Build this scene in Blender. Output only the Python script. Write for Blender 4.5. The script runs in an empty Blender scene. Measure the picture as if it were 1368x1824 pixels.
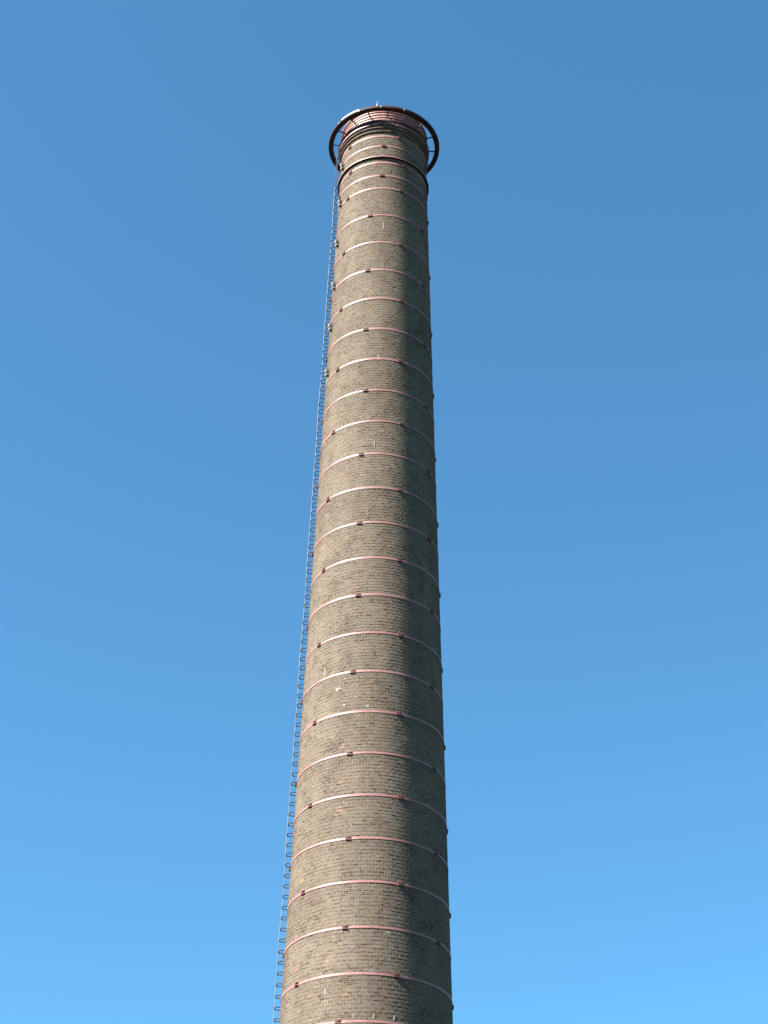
import bpy, math, random
import numpy as np
from mathutils import Matrix, Vector, noise

random.seed(7)
rng = np.random.default_rng(7)
scene = bpy.context.scene
rad = math.radians

# ------------------------------------------------------------------ camera
CAM_Z, CAM_D = 1.6, 46.2
F_PX, PITCH, ROLL, YAW = 3212.27, 0.608933, -0.017454, 0.004989
cam_data = bpy.data.cameras.new("camera")
cam = bpy.data.objects.new("camera", cam_data)
scene.collection.objects.link(cam)
ry = Matrix(((math.cos(YAW), -math.sin(YAW), 0), (math.sin(YAW), math.cos(YAW), 0), (0, 0, 1)))
right, fwd, up = ry[0].copy(), ry[1].copy(), ry[2].copy()
cp, sp = math.cos(PITCH), math.sin(PITCH)
fwd, up = cp * fwd + sp * up, -sp * fwd + cp * up
cr, sr = math.cos(ROLL), math.sin(ROLL)
right, up = cr * right - sr * up, sr * right + cr * up
m3 = Matrix((right, up, -fwd)).transposed()
cam.matrix_world = Matrix.Translation((0, -CAM_D, CAM_Z)) @ m3.to_4x4()
cam_data.sensor_fit = 'HORIZONTAL'
cam_data.sensor_width = 36.0
cam_data.lens = F_PX / 1368.0 * 36.0
cam_data.clip_end = 20000.0
scene.camera = cam

# ------------------------------------------------------------------ sky and sun
SUN_AZ, SUN_EL = rad(-60.5), rad(42)         # azimuth seen from the chimney, 0 = towards the camera, minus = left
sun_dir = Vector((math.sin(SUN_AZ) * math.cos(SUN_EL), -math.cos(SUN_AZ) * math.cos(SUN_EL), math.sin(SUN_EL)))
world = bpy.data.worlds.new("World")
scene.world = world
world.use_nodes = True
nt = world.node_tree
nt.nodes.clear()
sky = nt.nodes.new('ShaderNodeTexSky')
sky.sky_type = 'NISHITA'
sky.sun_disc = False
sky.sun_elevation = SUN_EL
sky.sun_rotation = math.atan2(sun_dir.x, sun_dir.y)
sky.altitude = 0.0
sky.air_density = 1.0
sky.dust_density = 0.0
sky.ozone_density = 8.0
bg = nt.nodes.new('ShaderNodeBackground')
bg.inputs['Strength'].default_value = 0.0508
wo = nt.nodes.new('ShaderNodeOutputWorld')
wb = nt.nodes.new('ShaderNodeMix')          # the camera's white balance, the same for the whole sky
wb.data_type = 'RGBA'
wb.blend_type = 'MULTIPLY'
wb.inputs['Factor'].default_value = 1.0
wb.inputs[7].default_value = (0.665, 0.985, 0.885, 1.0)
nt.links.new(sky.outputs[0], wb.inputs[6])
nt.links.new(wb.outputs[2], bg.inputs['Color'])
nt.links.new(bg.outputs[0], wo.inputs['Surface'])

sun_data = bpy.data.lights.new("sun", 'SUN')
sun_data.energy = 5.0
sun_data.angle = rad(0.53)
sun_data.color = (1.0, 0.955, 0.875)
sun = bpy.data.objects.new("sun", sun_data)
scene.collection.objects.link(sun)
sun.rotation_euler = (-sun_dir).to_track_quat('-Z', 'Y').to_euler()
sun.location = (-40, -40, 80)

scene.view_settings.view_transform = 'Standard'
scene.view_settings.look = 'None'
scene.view_settings.gamma = 1.0
scene.view_settings.exposure = 2.42
scene.render.engine = 'CYCLES'

# ------------------------------------------------------------------ helpers
COL = scene.collection


def mesh_obj(name, verts, faces, mat, parent=None, smooth=False, tint=None):
    me = bpy.data.meshes.new(name)
    me.from_pydata(verts, [], faces)
    me.update()
    if smooth:
        me.polygons.foreach_set('use_smooth', [True] * len(me.polygons))
    if tint is not None:
        a = me.color_attributes.new('tint', 'FLOAT_COLOR', 'POINT')
        a.data.foreach_set('color', np.asarray(tint, dtype=np.float32).ravel())
    me.materials.append(mat)
    o = bpy.data.objects.new(name, me)
    COL.objects.link(o)
    o.parent = parent
    return o


def share(name, mesh, parent, loc, rz=0.0, rx=0.0, scale=(1, 1, 1)):
    o = bpy.data.objects.new(name, mesh)
    COL.objects.link(o)
    o.parent = parent
    o.location = loc
    o.rotation_euler = (rx, 0, rz)
    o.scale = scale
    return o


def lathe(profile, seg=128, closed=True, a0=None, a1=None):
    """profile: list of (r, z); closed = loops back on itself; a0, a1 = arc from the front, plus = right"""
    n = len(profile)
    full = a0 is None
    if full:
        ang = [2 * math.pi * i / seg for i in range(seg)]
    else:
        ang = [a0 + (a1 - a0) * i / seg for i in range(seg + 1)]
    vs = [(r * math.sin(a), -r * math.cos(a), z) for a in ang for (r, z) in profile]
    fs = []
    m = len(ang)
    for i in range(m if full else m - 1):
        j = (i + 1) % m
        for k in range(n if closed else n - 1):
            l = (k + 1) % n
            fs.append((i * n + k, j * n + k, j * n + l, i * n + l))
    if not full and closed:
        fs.append(tuple(range(n))[::-1])
        fs.append(tuple((m - 1) * n + k for k in range(n)))
    return vs, fs


def boxes(lst):
    """lst of (x0,x1,y0,y1,z0,z1)"""
    vs, fs = [], []
    for x0, x1, y0, y1, z0, z1 in lst:
        b = len(vs)
        vs += [(x0, y0, z0), (x1, y0, z0), (x1, y1, z0), (x0, y1, z0), (x0, y0, z1), (x1, y0, z1), (x1, y1, z1), (x0, y1, z1)]
        fs += [tuple(b + i for i in f) for f in ((0, 3, 2, 1), (4, 5, 6, 7), (0, 1, 5, 4), (1, 2, 6, 5), (2, 3, 7, 6), (3, 0, 4, 7))]
    return vs, fs


def tube(points, r, seg=8):
    vs, fs = [], []
    pts = [Vector(p) for p in points]
    for i, p in enumerate(pts):
        t = (pts[min(i + 1, len(pts) - 1)] - pts[max(i - 1, 0)]).normalized()
        u = t.orthogonal().normalized() if i == 0 else (u - t * u.dot(t)).normalized()
        v = t.cross(u)
        for k in range(seg):
            a = 2 * math.pi * k / seg
            vs.append(tuple(p + r * (math.cos(a) * u + math.sin(a) * v)))
    for i in range(len(pts) - 1):
        for k in range(seg):
            l = (k + 1) % seg
            fs.append((i * seg + k, i * seg + l, (i + 1) * seg + l, (i + 1) * seg + k))
    fs.append(tuple(range(seg))[::-1])
    fs.append(tuple((len(pts) - 1) * seg + k for k in range(seg)))
    return vs, fs


def principled(name, color, rough=0.8, metal=0.0, spec=0.3):
    m = bpy.data.materials.new(name)
    m.use_nodes = True
    p = m.node_tree.nodes['Principled BSDF']
    p.inputs['Base Color'].default_value = (*color, 1)
    p.inputs['Roughness'].default_value = rough
    p.inputs['Metallic'].default_value = metal
    p.inputs['Specular IOR Level'].default_value = spec
    return m, m.node_tree, p


def noise_mix(ntree, p, c1, c2, scale, lo=0.35, hi=0.65, detail=6, stretch=(1, 1, 1), c3=None, scale3=3.0, lo3=.55, hi3=.75):
    """mix two base colours by noise in object space, and c3 into that by a second one"""
    N, L = ntree.nodes, ntree.links
    tc = N.new('ShaderNodeTexCoord')
    mp = N.new('ShaderNodeMapping')
    mp.inputs['Scale'].default_value = stretch
    L.new(tc.outputs['Object'], mp.inputs['Vector'])

    def fac(s, a, b):
        n = N.new('ShaderNodeTexNoise')
        n.inputs['Scale'].default_value = s
        n.inputs['Detail'].default_value = detail
        L.new(mp.outputs[0], n.inputs['Vector'])
        r = N.new('ShaderNodeMapRange')
        r.inputs['From Min'].default_value = a
        r.inputs['From Max'].default_value = b
        L.new(n.outputs[0], r.inputs['Value'])
        return r.outputs[0]

    def mix(f, a, b):
        x = N.new('ShaderNodeMix')
        x.data_type = 'RGBA'
        L.new(f, x.inputs['Factor'])
        for sock, v in ((x.inputs[6], a), (x.inputs[7], b)):
            if isinstance(v, tuple):
                sock.default_value = (*v, 1)
            else:
                L.new(v, sock)
        return x.outputs[2]
    o = mix(fac(scale, lo, hi), c1, c2)
    if c3 is not None:
        o = mix(fac(scale3, lo3, hi3), o, c3)
    L.new(o, p.inputs['Base Color'])
    return o


# ------------------------------------------------------------------ materials
# brick: per-brick colour from the attribute, weathering noise on top
M_brick, t_, p_ = principled('brick', (.2, .17, .13), 0.95, 0, .04)
at = t_.nodes.new('ShaderNodeAttribute')
at.attribute_name = 'tint'
tc = t_.nodes.new('ShaderNodeTexCoord')
n1 = t_.nodes.new('ShaderNodeTexNoise')
n1.inputs['Scale'].default_value = 26
n1.inputs['Detail'].default_value = 5
t_.links.new(tc.outputs['Object'], n1.inputs['Vector'])
mr = t_.nodes.new('ShaderNodeMapRange')
mr.inputs['From Min'].default_value = .3
mr.inputs['From Max'].default_value = .7
mr.inputs['To Min'].default_value = .78
mr.inputs['To Max'].default_value = 1.2
t_.links.new(n1.outputs[0], mr.inputs['Value'])
mx = t_.nodes.new('ShaderNodeMix')
mx.data_type = 'RGBA'
mx.blend_type = 'MULTIPLY'
mx.inputs['Factor'].default_value = 1
t_.links.new(at.outputs['Color'], mx.inputs[6])
t_.links.new(mr.outputs[0], mx.inputs[7])
t_.links.new(mx.outputs[2], p_.inputs['Base Color'])
bp = t_.nodes.new('ShaderNodeBump')
bp.inputs['Strength'].default_value = .25
bp.inputs['Distance'].default_value = .006
t_.links.new(n1.outputs[0], bp.inputs['Height'])
t_.links.new(bp.outputs[0], p_.inputs['Normal'])

M_mortar, t_, p_ = principled('mortar', (.42, .39, .32), 0.95, 0, .1)
noise_mix(t_, p_, (.156, .130, .101), (.114, .093, .071), 1.6, .4, .62, stretch=(1, 1, .6), c3=(.080, .065, .049), scale3=7, lo3=.55, hi3=.75)

M_pink, t_, p_ = principled('pink_paint', (.62, .36, .34), 0.55, 0, .35)
noise_mix(t_, p_, (.222, .108, .099), (.18, .083, .075), 3.0, .35, .65, c3=(.095, .036, .03), scale3=22, lo3=.62, hi3=.74)
M_collar, t_, p_ = principled('collar_paint', (.2, .1, .085), 0.6, 0, .3)
noise_mix(t_, p_, (.26, .135, .112), (.19, .09, .074), 5.0, .35, .65, stretch=(1, 1, .4), c3=(.09, .045, .036), scale3=14, lo3=.55, hi3=.75)
M_red, t_, p_ = principled('dark_red_paint', (.28, .10, .10), 0.6, 0, .35)
noise_mix(t_, p_, (.19, .068, .062), (.11, .036, .032), 9.0, .4, .6)
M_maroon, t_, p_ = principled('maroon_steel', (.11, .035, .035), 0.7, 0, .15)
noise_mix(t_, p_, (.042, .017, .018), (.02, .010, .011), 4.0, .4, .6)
M_dark, t_, p_ = principled('dark_steel', (.04, .03, .03), 0.75, 0, .12)
noise_mix(t_, p_, (.025, .016, .016), (.012, .01, .01), 6.0, .4, .6)
M_zinc, t_, p_ = principled('galvanised_steel', (.55, .55, .52), 0.6, .2, .4)
noise_mix(t_, p_, (.22, .22, .205), (.15, .15, .135), 8.0, .4, .6)
M_rail, t_, p_ = principled('weathered_zinc', (.14, .145, .15), 0.6, .1, .3)
noise_mix(t_, p_, (.15, .155, .16), (.09, .092, .095), 3.0, .4, .6)
M_iron, t_, p_ = principled('rung_iron', (.10, .11, .12), 0.55, .3, .4)
noise_mix(t_, p_, (.035, .038, .042), (.03, .022, .02), 5.0, .45, .6)
M_pale, t_, p_ = principled('pale_box', (.52, .48, .38), 0.7, 0, .3)
noise_mix(t_, p_, (.20, .18, .14), (.13, .118, .09), 14.0, .4, .6)
M_lime, t_, p_ = principled('lime', (.22, .21, .18), 0.9, 0, .1)
M_ground, t_, p_ = principled('ground', (.1, .1, .09), 0.95, 0, .2)
noise_mix(t_, p_, (.036, .036, .037), (.028, .034, .022), .35, .42, .6, c3=(.045, .043, .042), scale3=2.5)

# ------------------------------------------------------------------ ground
g = mesh_obj('ground', [(-6000, -6000, 0), (6000, -6000, 0), (6000, 6000, 0), (-6000, 6000, 0)], [(0, 1, 2, 3)], M_ground)
g['kind'] = 'structure'
g['label'] = 'flat ground around the foot of the chimney'
g['category'] = 'ground'

# ------------------------------------------------------------------ chimney
chimney = bpy.data.objects.new('chimney', None)
COL.objects.link(chimney)
chimney['label'] = 'tall tapering grey-brown brick chimney ringed by pink steel bands'
chimney['category'] = 'chimney'


def RS(z):
    """outer radius of the shaft at height z above the ground"""
    t = (z - CAM_Z - 30) / 15
    return 1.930510 - 0.350785 * t + 0.001246 * t * t


HC = 0.0525                   # course height, cross bond: a course of stretchers, then one of headers
JB = 0.0105                   # bed joint
JH = 0.0105                   # head joint
STR = 0.168                   # stretcher with its joint
HEAD_Z = CAM_Z + 48.05        # top of the brickwork
NC = int(HEAD_Z / HC)
CORB0 = CAM_Z + 47.42         # corbelled courses below the head


def corbel(z):
    if z < CORB0:
        return 0.0
    return (0, 0, .062, .028, .028, .086, .05, .05, .10)[min(8, int((z - CORB0) / HC + .001))]


BASE = np.array((.091, .0712, .0545))
ORANGE = [(-22.3, 23.0), (-22.9, 21.9), (-23.5, 21.1), (-53.9, 16.9), (-40.1, 16.05), (-13.8, 15.95), (-11.5, 16.05), (-55.6, 19.35), (-1, 25.0)]
PALE = [(-29.8, 24.85), (-4.0, 24.2), (-22.3, 24.3), (14, 17.6)]


HOOPS = [16.462, 17.708, 18.968, 20.212, 21.475, 22.751, 24.048, 25.35, 26.623, 27.926, 29.22, 30.511, 31.808,
         33.11, 34.394, 35.652, 36.953, 38.249, 39.572, 40.867, 42.141, 43.425, 44.724]
LIFT = [random.gauss(1.0, .055) for _ in range(60)]     # every lift of the shaft was laid from its own batch


def tint_for(phi, z):
    """colour of one brick: own variation and broad weathering"""
    r = RS(z)
    x, y = r * math.sin(phi), r * math.cos(phi)
    broad = noise.noise(Vector((x * .55, y * .55, z * .45)))
    run = noise.noise(Vector((x * 2.6 + 9, y * 2.6, z * .32)))            # rain and soot runs
    mid = noise.noise(Vector((x * 2.4 + 31, y * 2.4 + 7, z * 3.4)))
    v = 1.0 + .22 * broad + .20 * run + .13 * mid + random.gauss(0, .105)
    h = z - CAM_Z
    k = 0
    while k < len(HOOPS) and HOOPS[k] < h:
        k += 1
    v *= LIFT[k]
    if k < len(HOOPS):                                                   # darker just below the band above, fading downwards
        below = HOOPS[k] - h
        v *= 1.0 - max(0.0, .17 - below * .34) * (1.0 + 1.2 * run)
    if h > 42:
        v *= 1.0 - .018 * (h - 42)                                       # sootier towards the mouth
    c = BASE * v
    q = random.gauss(0, .035)
    c = c * np.array((1 + q, 1, 1 - q))
    w = random.random()
    if mid < -0.27 and w < .38:
        c = c * np.array((.68, .61, .59))
    elif w < .03:
        c = c * np.array((.66, .60, .58))
    elif w > .975:
        c = c * np.array((1.25, 1.25, 1.28))
    for a, hh in ORANGE:
        if abs(h - hh) < .055 and abs(math.degrees(phi) - a) * r * rad(1) < .075:
            c = np.array((.165, .095, .058)) * random.uniform(.8, 1.1)
    for a, hh in PALE:
        if abs(h - hh) < .03 and abs(math.degrees(phi) - a) * r * rad(1) < .05:
            c = np.array((.20, .19, .165))
    return c


# individual bricks: the stretchers nearest to the camera, at the foot of the picture
IND_Z0, IND_Z1, IND_A, MAXIND = CAM_Z + 15.17, CAM_Z + 16.9, rad(38), 300
rows = []        # per brick: a0, a1, z low, z high, r low, r high, recess, colour
joints = []      # per head joint: angle, half width, z low, z high, r low, r high
ind = []
for i in range(NC):
    z0 = i * HC
    zb = (i // 24) * 24 * HC
    n = int(2 * math.pi * RS(zb) / STR)
    head = i % 2 == 1
    if head:
        n *= 2
    e = corbel(z0 + .01)
    rb, rt = RS(z0) + e, RS(z0 + HC) + e
    da = 2 * math.pi / n
    # stretcher courses shift by half a brick from one to the next, headers sit centred over the joints
    ph0 = (0.25 if head else (0.5 if i % 4 == 2 else 0.0)) + random.uniform(-.06, .06)
    zl, zh = z0 + JB, z0 + HC
    for k in range(n):
        phi = ((k + ph0) * da + math.pi) % (2 * math.pi) - math.pi
        g = (JH + random.uniform(-.003, .004)) / rb
        rec = max(.0005, random.gauss(.0022 if head else .0066, .0012 if head else .0022))
        if random.random() < .012:
            rec += random.uniform(.004, .010)
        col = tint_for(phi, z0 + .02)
        if not head and IND_Z0 < z0 < IND_Z1 and abs(phi) < IND_A and len(ind) < MAXIND:
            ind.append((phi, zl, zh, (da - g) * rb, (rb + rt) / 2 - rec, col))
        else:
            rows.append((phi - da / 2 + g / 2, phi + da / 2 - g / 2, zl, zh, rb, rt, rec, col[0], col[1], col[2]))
        jr = -(.0014 if head else .0034) - max(0, random.gauss(0, .0007))
        joints.append((phi + da / 2, g * .62, zl - .001, zh + .001, rb + jr, rt + jr))


def wedge(a0, a1, zl, zh, fb, ft, depth, jit=0.0):
    """boxes curved round the axis: front corners bl br tl tr, then the four back ones"""
    n = len(a0)
    out = np.empty((n, 8, 3))
    for q, (aa, zz, ff) in enumerate(((a0, zl, fb), (a1, zl, fb), (a0, zh, ft), (a1, zh, ft))):
        f = ff + (rng.normal(0, jit, n) if jit else 0)
        out[:, q] = np.stack([f * np.sin(aa), -f * np.cos(aa), zz], -1)
        bk = ff - depth
        out[:, q + 4] = np.stack([bk * np.sin(aa), -bk * np.cos(aa), zz], -1)
    quad = np.array([(0, 1, 3, 2), (0, 4, 5, 1), (2, 3, 7, 6), (0, 2, 6, 4), (1, 5, 7, 3)])
    return out.reshape(-1, 3), (np.arange(n)[:, None, None] * 8 + quad).reshape(-1, 4)


def fast_mesh(name, verts, quads, mat, parent, tint=None):
    me = bpy.data.meshes.new(name)
    me.vertices.add(len(verts))
    me.vertices.foreach_set('co', np.ascontiguousarray(verts, dtype=np.float32).ravel())
    me.loops.add(quads.size)
    me.loops.foreach_set('vertex_index', np.ascontiguousarray(quads, dtype=np.int32).ravel())
    me.polygons.add(len(quads))
    me.polygons.foreach_set('loop_start', np.arange(0, quads.size, 4, dtype=np.int32))
    me.polygons.foreach_set('use_smooth', np.zeros(len(quads), dtype=bool))
    me.update(calc_edges=True)
    if tint is not None:
        a = me.color_attributes.new('tint', 'FLOAT_COLOR', 'POINT')
        a.data.foreach_set('color', np.ascontiguousarray(tint, dtype=np.float32).ravel())
    me.materials.append(mat)
    o = bpy.data.objects.new(name, me)
    COL.objects.link(o)
    o.parent = parent
    return o


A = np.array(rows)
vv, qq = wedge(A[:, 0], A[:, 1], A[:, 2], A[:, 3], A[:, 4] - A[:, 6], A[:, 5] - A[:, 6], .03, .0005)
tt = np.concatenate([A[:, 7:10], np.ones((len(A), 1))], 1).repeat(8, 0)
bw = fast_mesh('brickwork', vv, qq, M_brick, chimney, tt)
bw['kind'] = 'stuff'

# shared meshes for the individual bricks: sorted by colour into 24 tints
ind.sort(key=lambda q: float(q[5].sum() + (9 if q[5][0] > 2.3 * q[5][2] else 0)))
NV = 24
W0 = STR - JH
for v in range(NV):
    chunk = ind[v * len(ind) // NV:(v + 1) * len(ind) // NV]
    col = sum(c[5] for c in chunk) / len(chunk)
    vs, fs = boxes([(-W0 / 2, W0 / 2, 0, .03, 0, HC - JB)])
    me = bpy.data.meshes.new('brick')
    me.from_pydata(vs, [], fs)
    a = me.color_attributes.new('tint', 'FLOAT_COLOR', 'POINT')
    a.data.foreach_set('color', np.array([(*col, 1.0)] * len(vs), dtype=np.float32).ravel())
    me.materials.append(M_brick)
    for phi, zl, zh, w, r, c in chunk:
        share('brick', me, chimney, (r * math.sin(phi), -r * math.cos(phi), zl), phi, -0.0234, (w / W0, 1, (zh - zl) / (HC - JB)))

# mortar: a core behind the bricks, a rib in every bed joint, a plug in every head joint
Jn = np.array(joints)
jv, jq = wedge(Jn[:, 0] - Jn[:, 1], Jn[:, 0] + Jn[:, 1], Jn[:, 2], Jn[:, 3], Jn[:, 4], Jn[:, 5], .03)
jq = jq.reshape(-1, 5, 4)[:, [0, 3, 4]].reshape(-1, 4)
SEG = 112
prof = []
for i in range(NC):
    z0 = i * HC
    e = corbel(z0 + .01)
    eb = min(e, corbel(z0 - .02))
    ri = RS(z0) + eb
    prof += [(ri - .024, z0, 0), (ri - .001, z0 + .0003, 1), (ri - .001, z0 + JB - .0003, 1), (RS(z0) + e - .024, z0 + JB, 0)]
top_r = RS(HEAD_Z) + .10 - .02
prof += [(top_r, HEAD_Z, 0), (top_r - .35, HEAD_Z, 0), (top_r - .36, HEAD_Z - .01, 0), (top_r - .36, HEAD_Z - 6.0, 0)]
pr = np.array(prof)
P = len(pr)
ang = np.linspace(0, 2 * np.pi, SEG, endpoint=False)
wash = np.repeat(np.maximum(0, rng.normal(.0002, .0010, (SEG, P // 4 + 1))), 4, 1)[:, :P]    # worn joints
rr = pr[None, :, 0] - wash * pr[None, :, 2]
V = np.stack([rr * np.sin(ang)[:, None], -rr * np.cos(ang)[:, None], np.broadcast_to(pr[:, 1], (SEG, P))], -1).reshape(-1, 3)
I, K = np.meshgrid(np.arange(SEG), np.arange(P - 1), indexing='ij')
J = (I + 1) % SEG
Fc = np.stack([I * P + K, J * P + K, J * P + K + 1, I * P + K + 1], -1).reshape(-1, 4)
fast_mesh('mortar', np.concatenate([V, jv]), np.concatenate([Fc, jq + len(V)]), M_mortar, chimney)

# ------------------------------------------------------------------ steel bands with clamps
def clamp_mesh():
    L = []
    for s in (-1, 1):
        zc = s * .043
        L.append((-.085, .085, -.036, .0, zc - .009, zc + .009))       # bolt bars above and below the band
        for q in (-1, 1):
            L.append((q * .066 - .018, q * .066 + .018, -.044, .0, zc - .014, zc + .014))   # nuts
    for q in (-1, 1):
        L.append((q * .020 - .007, q * .020 + .007, -.050, .0, -.058, .058))   # lugs
    vs, fs = boxes(L)
    me = bpy.data.meshes.new('clamp')
    me.from_pydata(vs, [], fs)
    me.materials.append(M_red)
    return me


CLAMP = clamp_mesh()


def steel_band(h, first, half=.033, thick=.009, extra=0.0, mat=None, nclamp=5, sc=1.0):
    z = h + CAM_Z
    wob = [random.uniform(-.006, .006) for _ in range(3)]
    r0, r1 = RS(z) + extra - .006, RS(z) + extra + thick
    vs, fs = lathe([(r0, z - half), (r1, z - half), (r1 - .0015, z + half), (r0, z + half)], 120)
    out = []
    for (x, y, zz) in vs:            # a hand-set band is not perfectly level
        a = math.atan2(x, -y)
        out.append((x, y, zz + wob[0] * math.sin(a) + wob[1] * math.sin(2 * a + 1) + wob[2] * .5 * math.sin(5 * a)))
    o = mesh_obj('steel_band', out, fs, mat or M_pink, chimney)
    for k in range(nclamp):
        a = rad(first + k * 360 / nclamp + random.uniform(-1.5, 1.5))
        dz = wob[0] * math.sin(a) + wob[1] * math.sin(2 * a + 1)
        share('clamp', CLAMP, o, ((r1 - .004) * math.sin(a), -(r1 - .004) * math.cos(a), z + dz), a, 0, (sc * .88, .85, sc * .85))
    return o


for i, h in enumerate(HOOPS):
    steel_band(h, (21 if i % 2 == 0 else -15.8) + (i - 8) * .1)
steel_band(15.225, -18)
for i in range(1, 12):                       # bands below the picture, down to the ground
    steel_band(15.225 - 1.25 * i, 21 if i % 2 else -15.8)
steel_band(45.34, -2.3)
steel_band(45.99, -46)
steel_band(46.83, -1.7)
steel_band(47.34, -52)
steel_band(47.885, -5.2, extra=.10)

# projecting angle ring with a pink edge, the wall below it in its shadow
z = CAM_Z + 46.225
r = RS(z)
ledge = mesh_obj('ledge_ring', *lathe([(r - .01, z), (r + .066, z), (r + .066, z + .03), (r - .01, z + .045)], 128), M_dark, chimney)
mesh_obj('edge_strip', *lathe([(r + .0665, z - .004), (r + .076, z - .004), (r + .076, z + .042), (r + .0665, z + .042)], 128), M_pink, ledge)

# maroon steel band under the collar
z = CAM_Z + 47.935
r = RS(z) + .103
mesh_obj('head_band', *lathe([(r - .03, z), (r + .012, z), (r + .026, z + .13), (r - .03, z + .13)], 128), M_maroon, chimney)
# collar: pink plates with horizontal ribs on top of the brickwork
z = CAM_Z + 48.055
RC = 1.535
collar = mesh_obj('collar', *lathe([(RC - .06, z), (RC, z), (RC - .01, z + .66), (RC - .07, z + .66)], 128), M_collar, chimney)
for dz, hh_, pr in ((.0, .05, .045), (.22, .02, .022), (.36, .02, .022), (.50, .02, .022), (.63, .045, .035)):
    zz = z + dz
    mesh_obj('rib', *lathe([(RC - .015, zz), (RC + pr, zz + .004), (RC + pr, zz + hh_), (RC - .015, zz + hh_ + .012)], 128), M_dark if dz == 0 else M_collar, collar)

# ------------------------------------------------------------------ ring held off the head by struts
RZ = CAM_Z + 48.28
RI, RO = 1.838, 2.012
ring = mesh_obj('crown_ring', *lathe([(RI, RZ), (RO - .012, RZ), (RO, RZ + .012), (RO, RZ + .10), (RO - .02, RZ + .105), (RO - .02, RZ + .03), (RI + .02, RZ + .03), (RI + .02, RZ + .055), (RI, RZ + .055)], 144), M_maroon, chimney)
sv, sf = boxes([(-.016, .016, -1.90, -1.50, -.016, .016), (-.016, .016, -1.90, -1.86, -.03, .02)])
strut = bpy.data.meshes.new('strut')
strut.from_pydata(sv, [], sf)
strut.materials.append(M_dark)
for k in range(16):
    share('strut', strut, ring, (0, 0, RZ + .045), rad(3.5 + 22.5 * k))
# bright sheet clipped to the outer edge, and small clips
mesh_obj('edge_sheet', *lathe([(RO + .002, RZ + .05), (RO + .010, RZ + .05), (RO + .010, RZ + .112), (RO + .002, RZ + .112)], 16, True, rad(-50), rad(-27)), M_zinc, ring)
cl, cf = boxes([(-.018, .018, -.012, .03, -.02, .075)])
clip = bpy.data.meshes.new('clip')
clip.from_pydata(cl, [], cf)
clip.materials.append(M_zinc)
for a in (-54, -27, -4, 20):
    share('clip', clip, ring, ((RO + .012) * math.sin(rad(a)), -(RO + .012) * math.cos(rad(a)), RZ), rad(a))
# lightning rods on the ring
for a in (-8,):
    x, y = (RO - .05) * math.sin(rad(a)), -(RO - .05) * math.cos(rad(a))
    rod = mesh_obj('lightning_rod', *tube([(x, y, RZ + .05), (x, y, RZ + .22)], .028), M_zinc, chimney)
    mesh_obj('tip', *tube([(x, y, RZ + .22), (x, y, RZ + .36)], .008), M_zinc, rod)

# ------------------------------------------------------------------ ladder of step irons up the left side
LA = rad(-89)
OFF = 0.150
pts = []
zz = 2.0
while zz < CAM_Z + 46.6:
    r = RS(zz) + OFF + .012 * math.sin(zz * 1.7) * math.sin(zz * .37) + .012
    a = LA + .006 * math.sin(zz * 1.1)
    pts.append((r * math.sin(a), -r * math.cos(a), zz))
    zz += .31
ladder = mesh_obj('ladder', *tube(pts, .009, 8), M_rail, chimney, smooth=True)
# step iron: a U bar, two legs into the wall (local -y is outwards)
W = .105
um = bpy.data.meshes.new('rung')
uv, uf = tube([(-W, .06, 0), (-W, -OFF + .03, 0), (-W + .03, -OFF, 0), (W - .03, -OFF, 0), (W, -OFF + .03, 0), (W, .06, 0)], .015, 6)
um.from_pydata(uv, [], uf)
um.materials.append(M_iron)
zz = 2.1
while zz < CAM_Z + 46.2:
    r = RS(zz)
    a = LA + random.uniform(-.008, .008)
    share('rung', um, ladder, (r * math.sin(a), -r * math.cos(a), zz), a, random.uniform(-.03, .03))
    zz += .31 + random.uniform(-.012, .012)

# handrail at the top of the ladder, reaching through the ring
r = RS(CAM_Z + 47.2) + .12
for a in (-84, -99):
    A = rad(a)
    q = [(rr_ * math.sin(A), -rr_ * math.cos(A), CAM_Z + h_) for rr_, h_ in ((RS(CAM_Z + 46.1) - .03, 46.1), (RS(CAM_Z + 46.1) + .17, 46.16), (r + .06, 46.7), (r + .06, 47.4), (r + .02, 48.1), (RC - .02, 48.35))]
    mesh_obj('handrail', *tube(q, .013, 6), M_iron, ladder)

# pale boxes beside the ladder
for a, h in ((-67, 46.7), (-65.9, 44.85), (-67, 42.95), (-67.6, 41.0), (-69.3, 39.2), (-69.9, 37.25)):
    z = h + CAM_Z
    r = RS(z)
    A = rad(a)
    vs, fs = boxes([(-.055, .055, -.12, .02, .015, .14), (-.06, .06, -.10, .02, -.12, -.04), (-.02, .02, -.04, .02, -.04, .015)])
    o = mesh_obj('wall_box', vs, fs, M_pale, chimney)
    o.location = (r * math.sin(A), -r * math.cos(A), z)
    o.rotation_euler = (0, 0, A)

# runs of lime on the brick faces
for a, h, L in ((-42.4, 25.6, .24), (-27.5, 16.05, .17), (-8, 15.36, .11), (4.6, 15.36, .13), (17.8, 15.36, .13), (1.1, 42.9, .30), (-3.4, 33.5, .22), (-1, 37.0, .2)):
    z = h + CAM_Z
    A = rad(a)
    r = RS(z)
    w = random.uniform(.010, .014)
    vs, fs = boxes([(-w, w, -.008, .02, -L / 2, L / 2), (-w * 1.5, w * .6, -.007, .02, -L * .3, -L * .1)])
    o = mesh_obj('lime_run', vs, fs, M_lime, chimney)
    o.location = (r * math.sin(A), -r * math.cos(A), z)
    o.rotation_euler = (-.0234, 0, A)
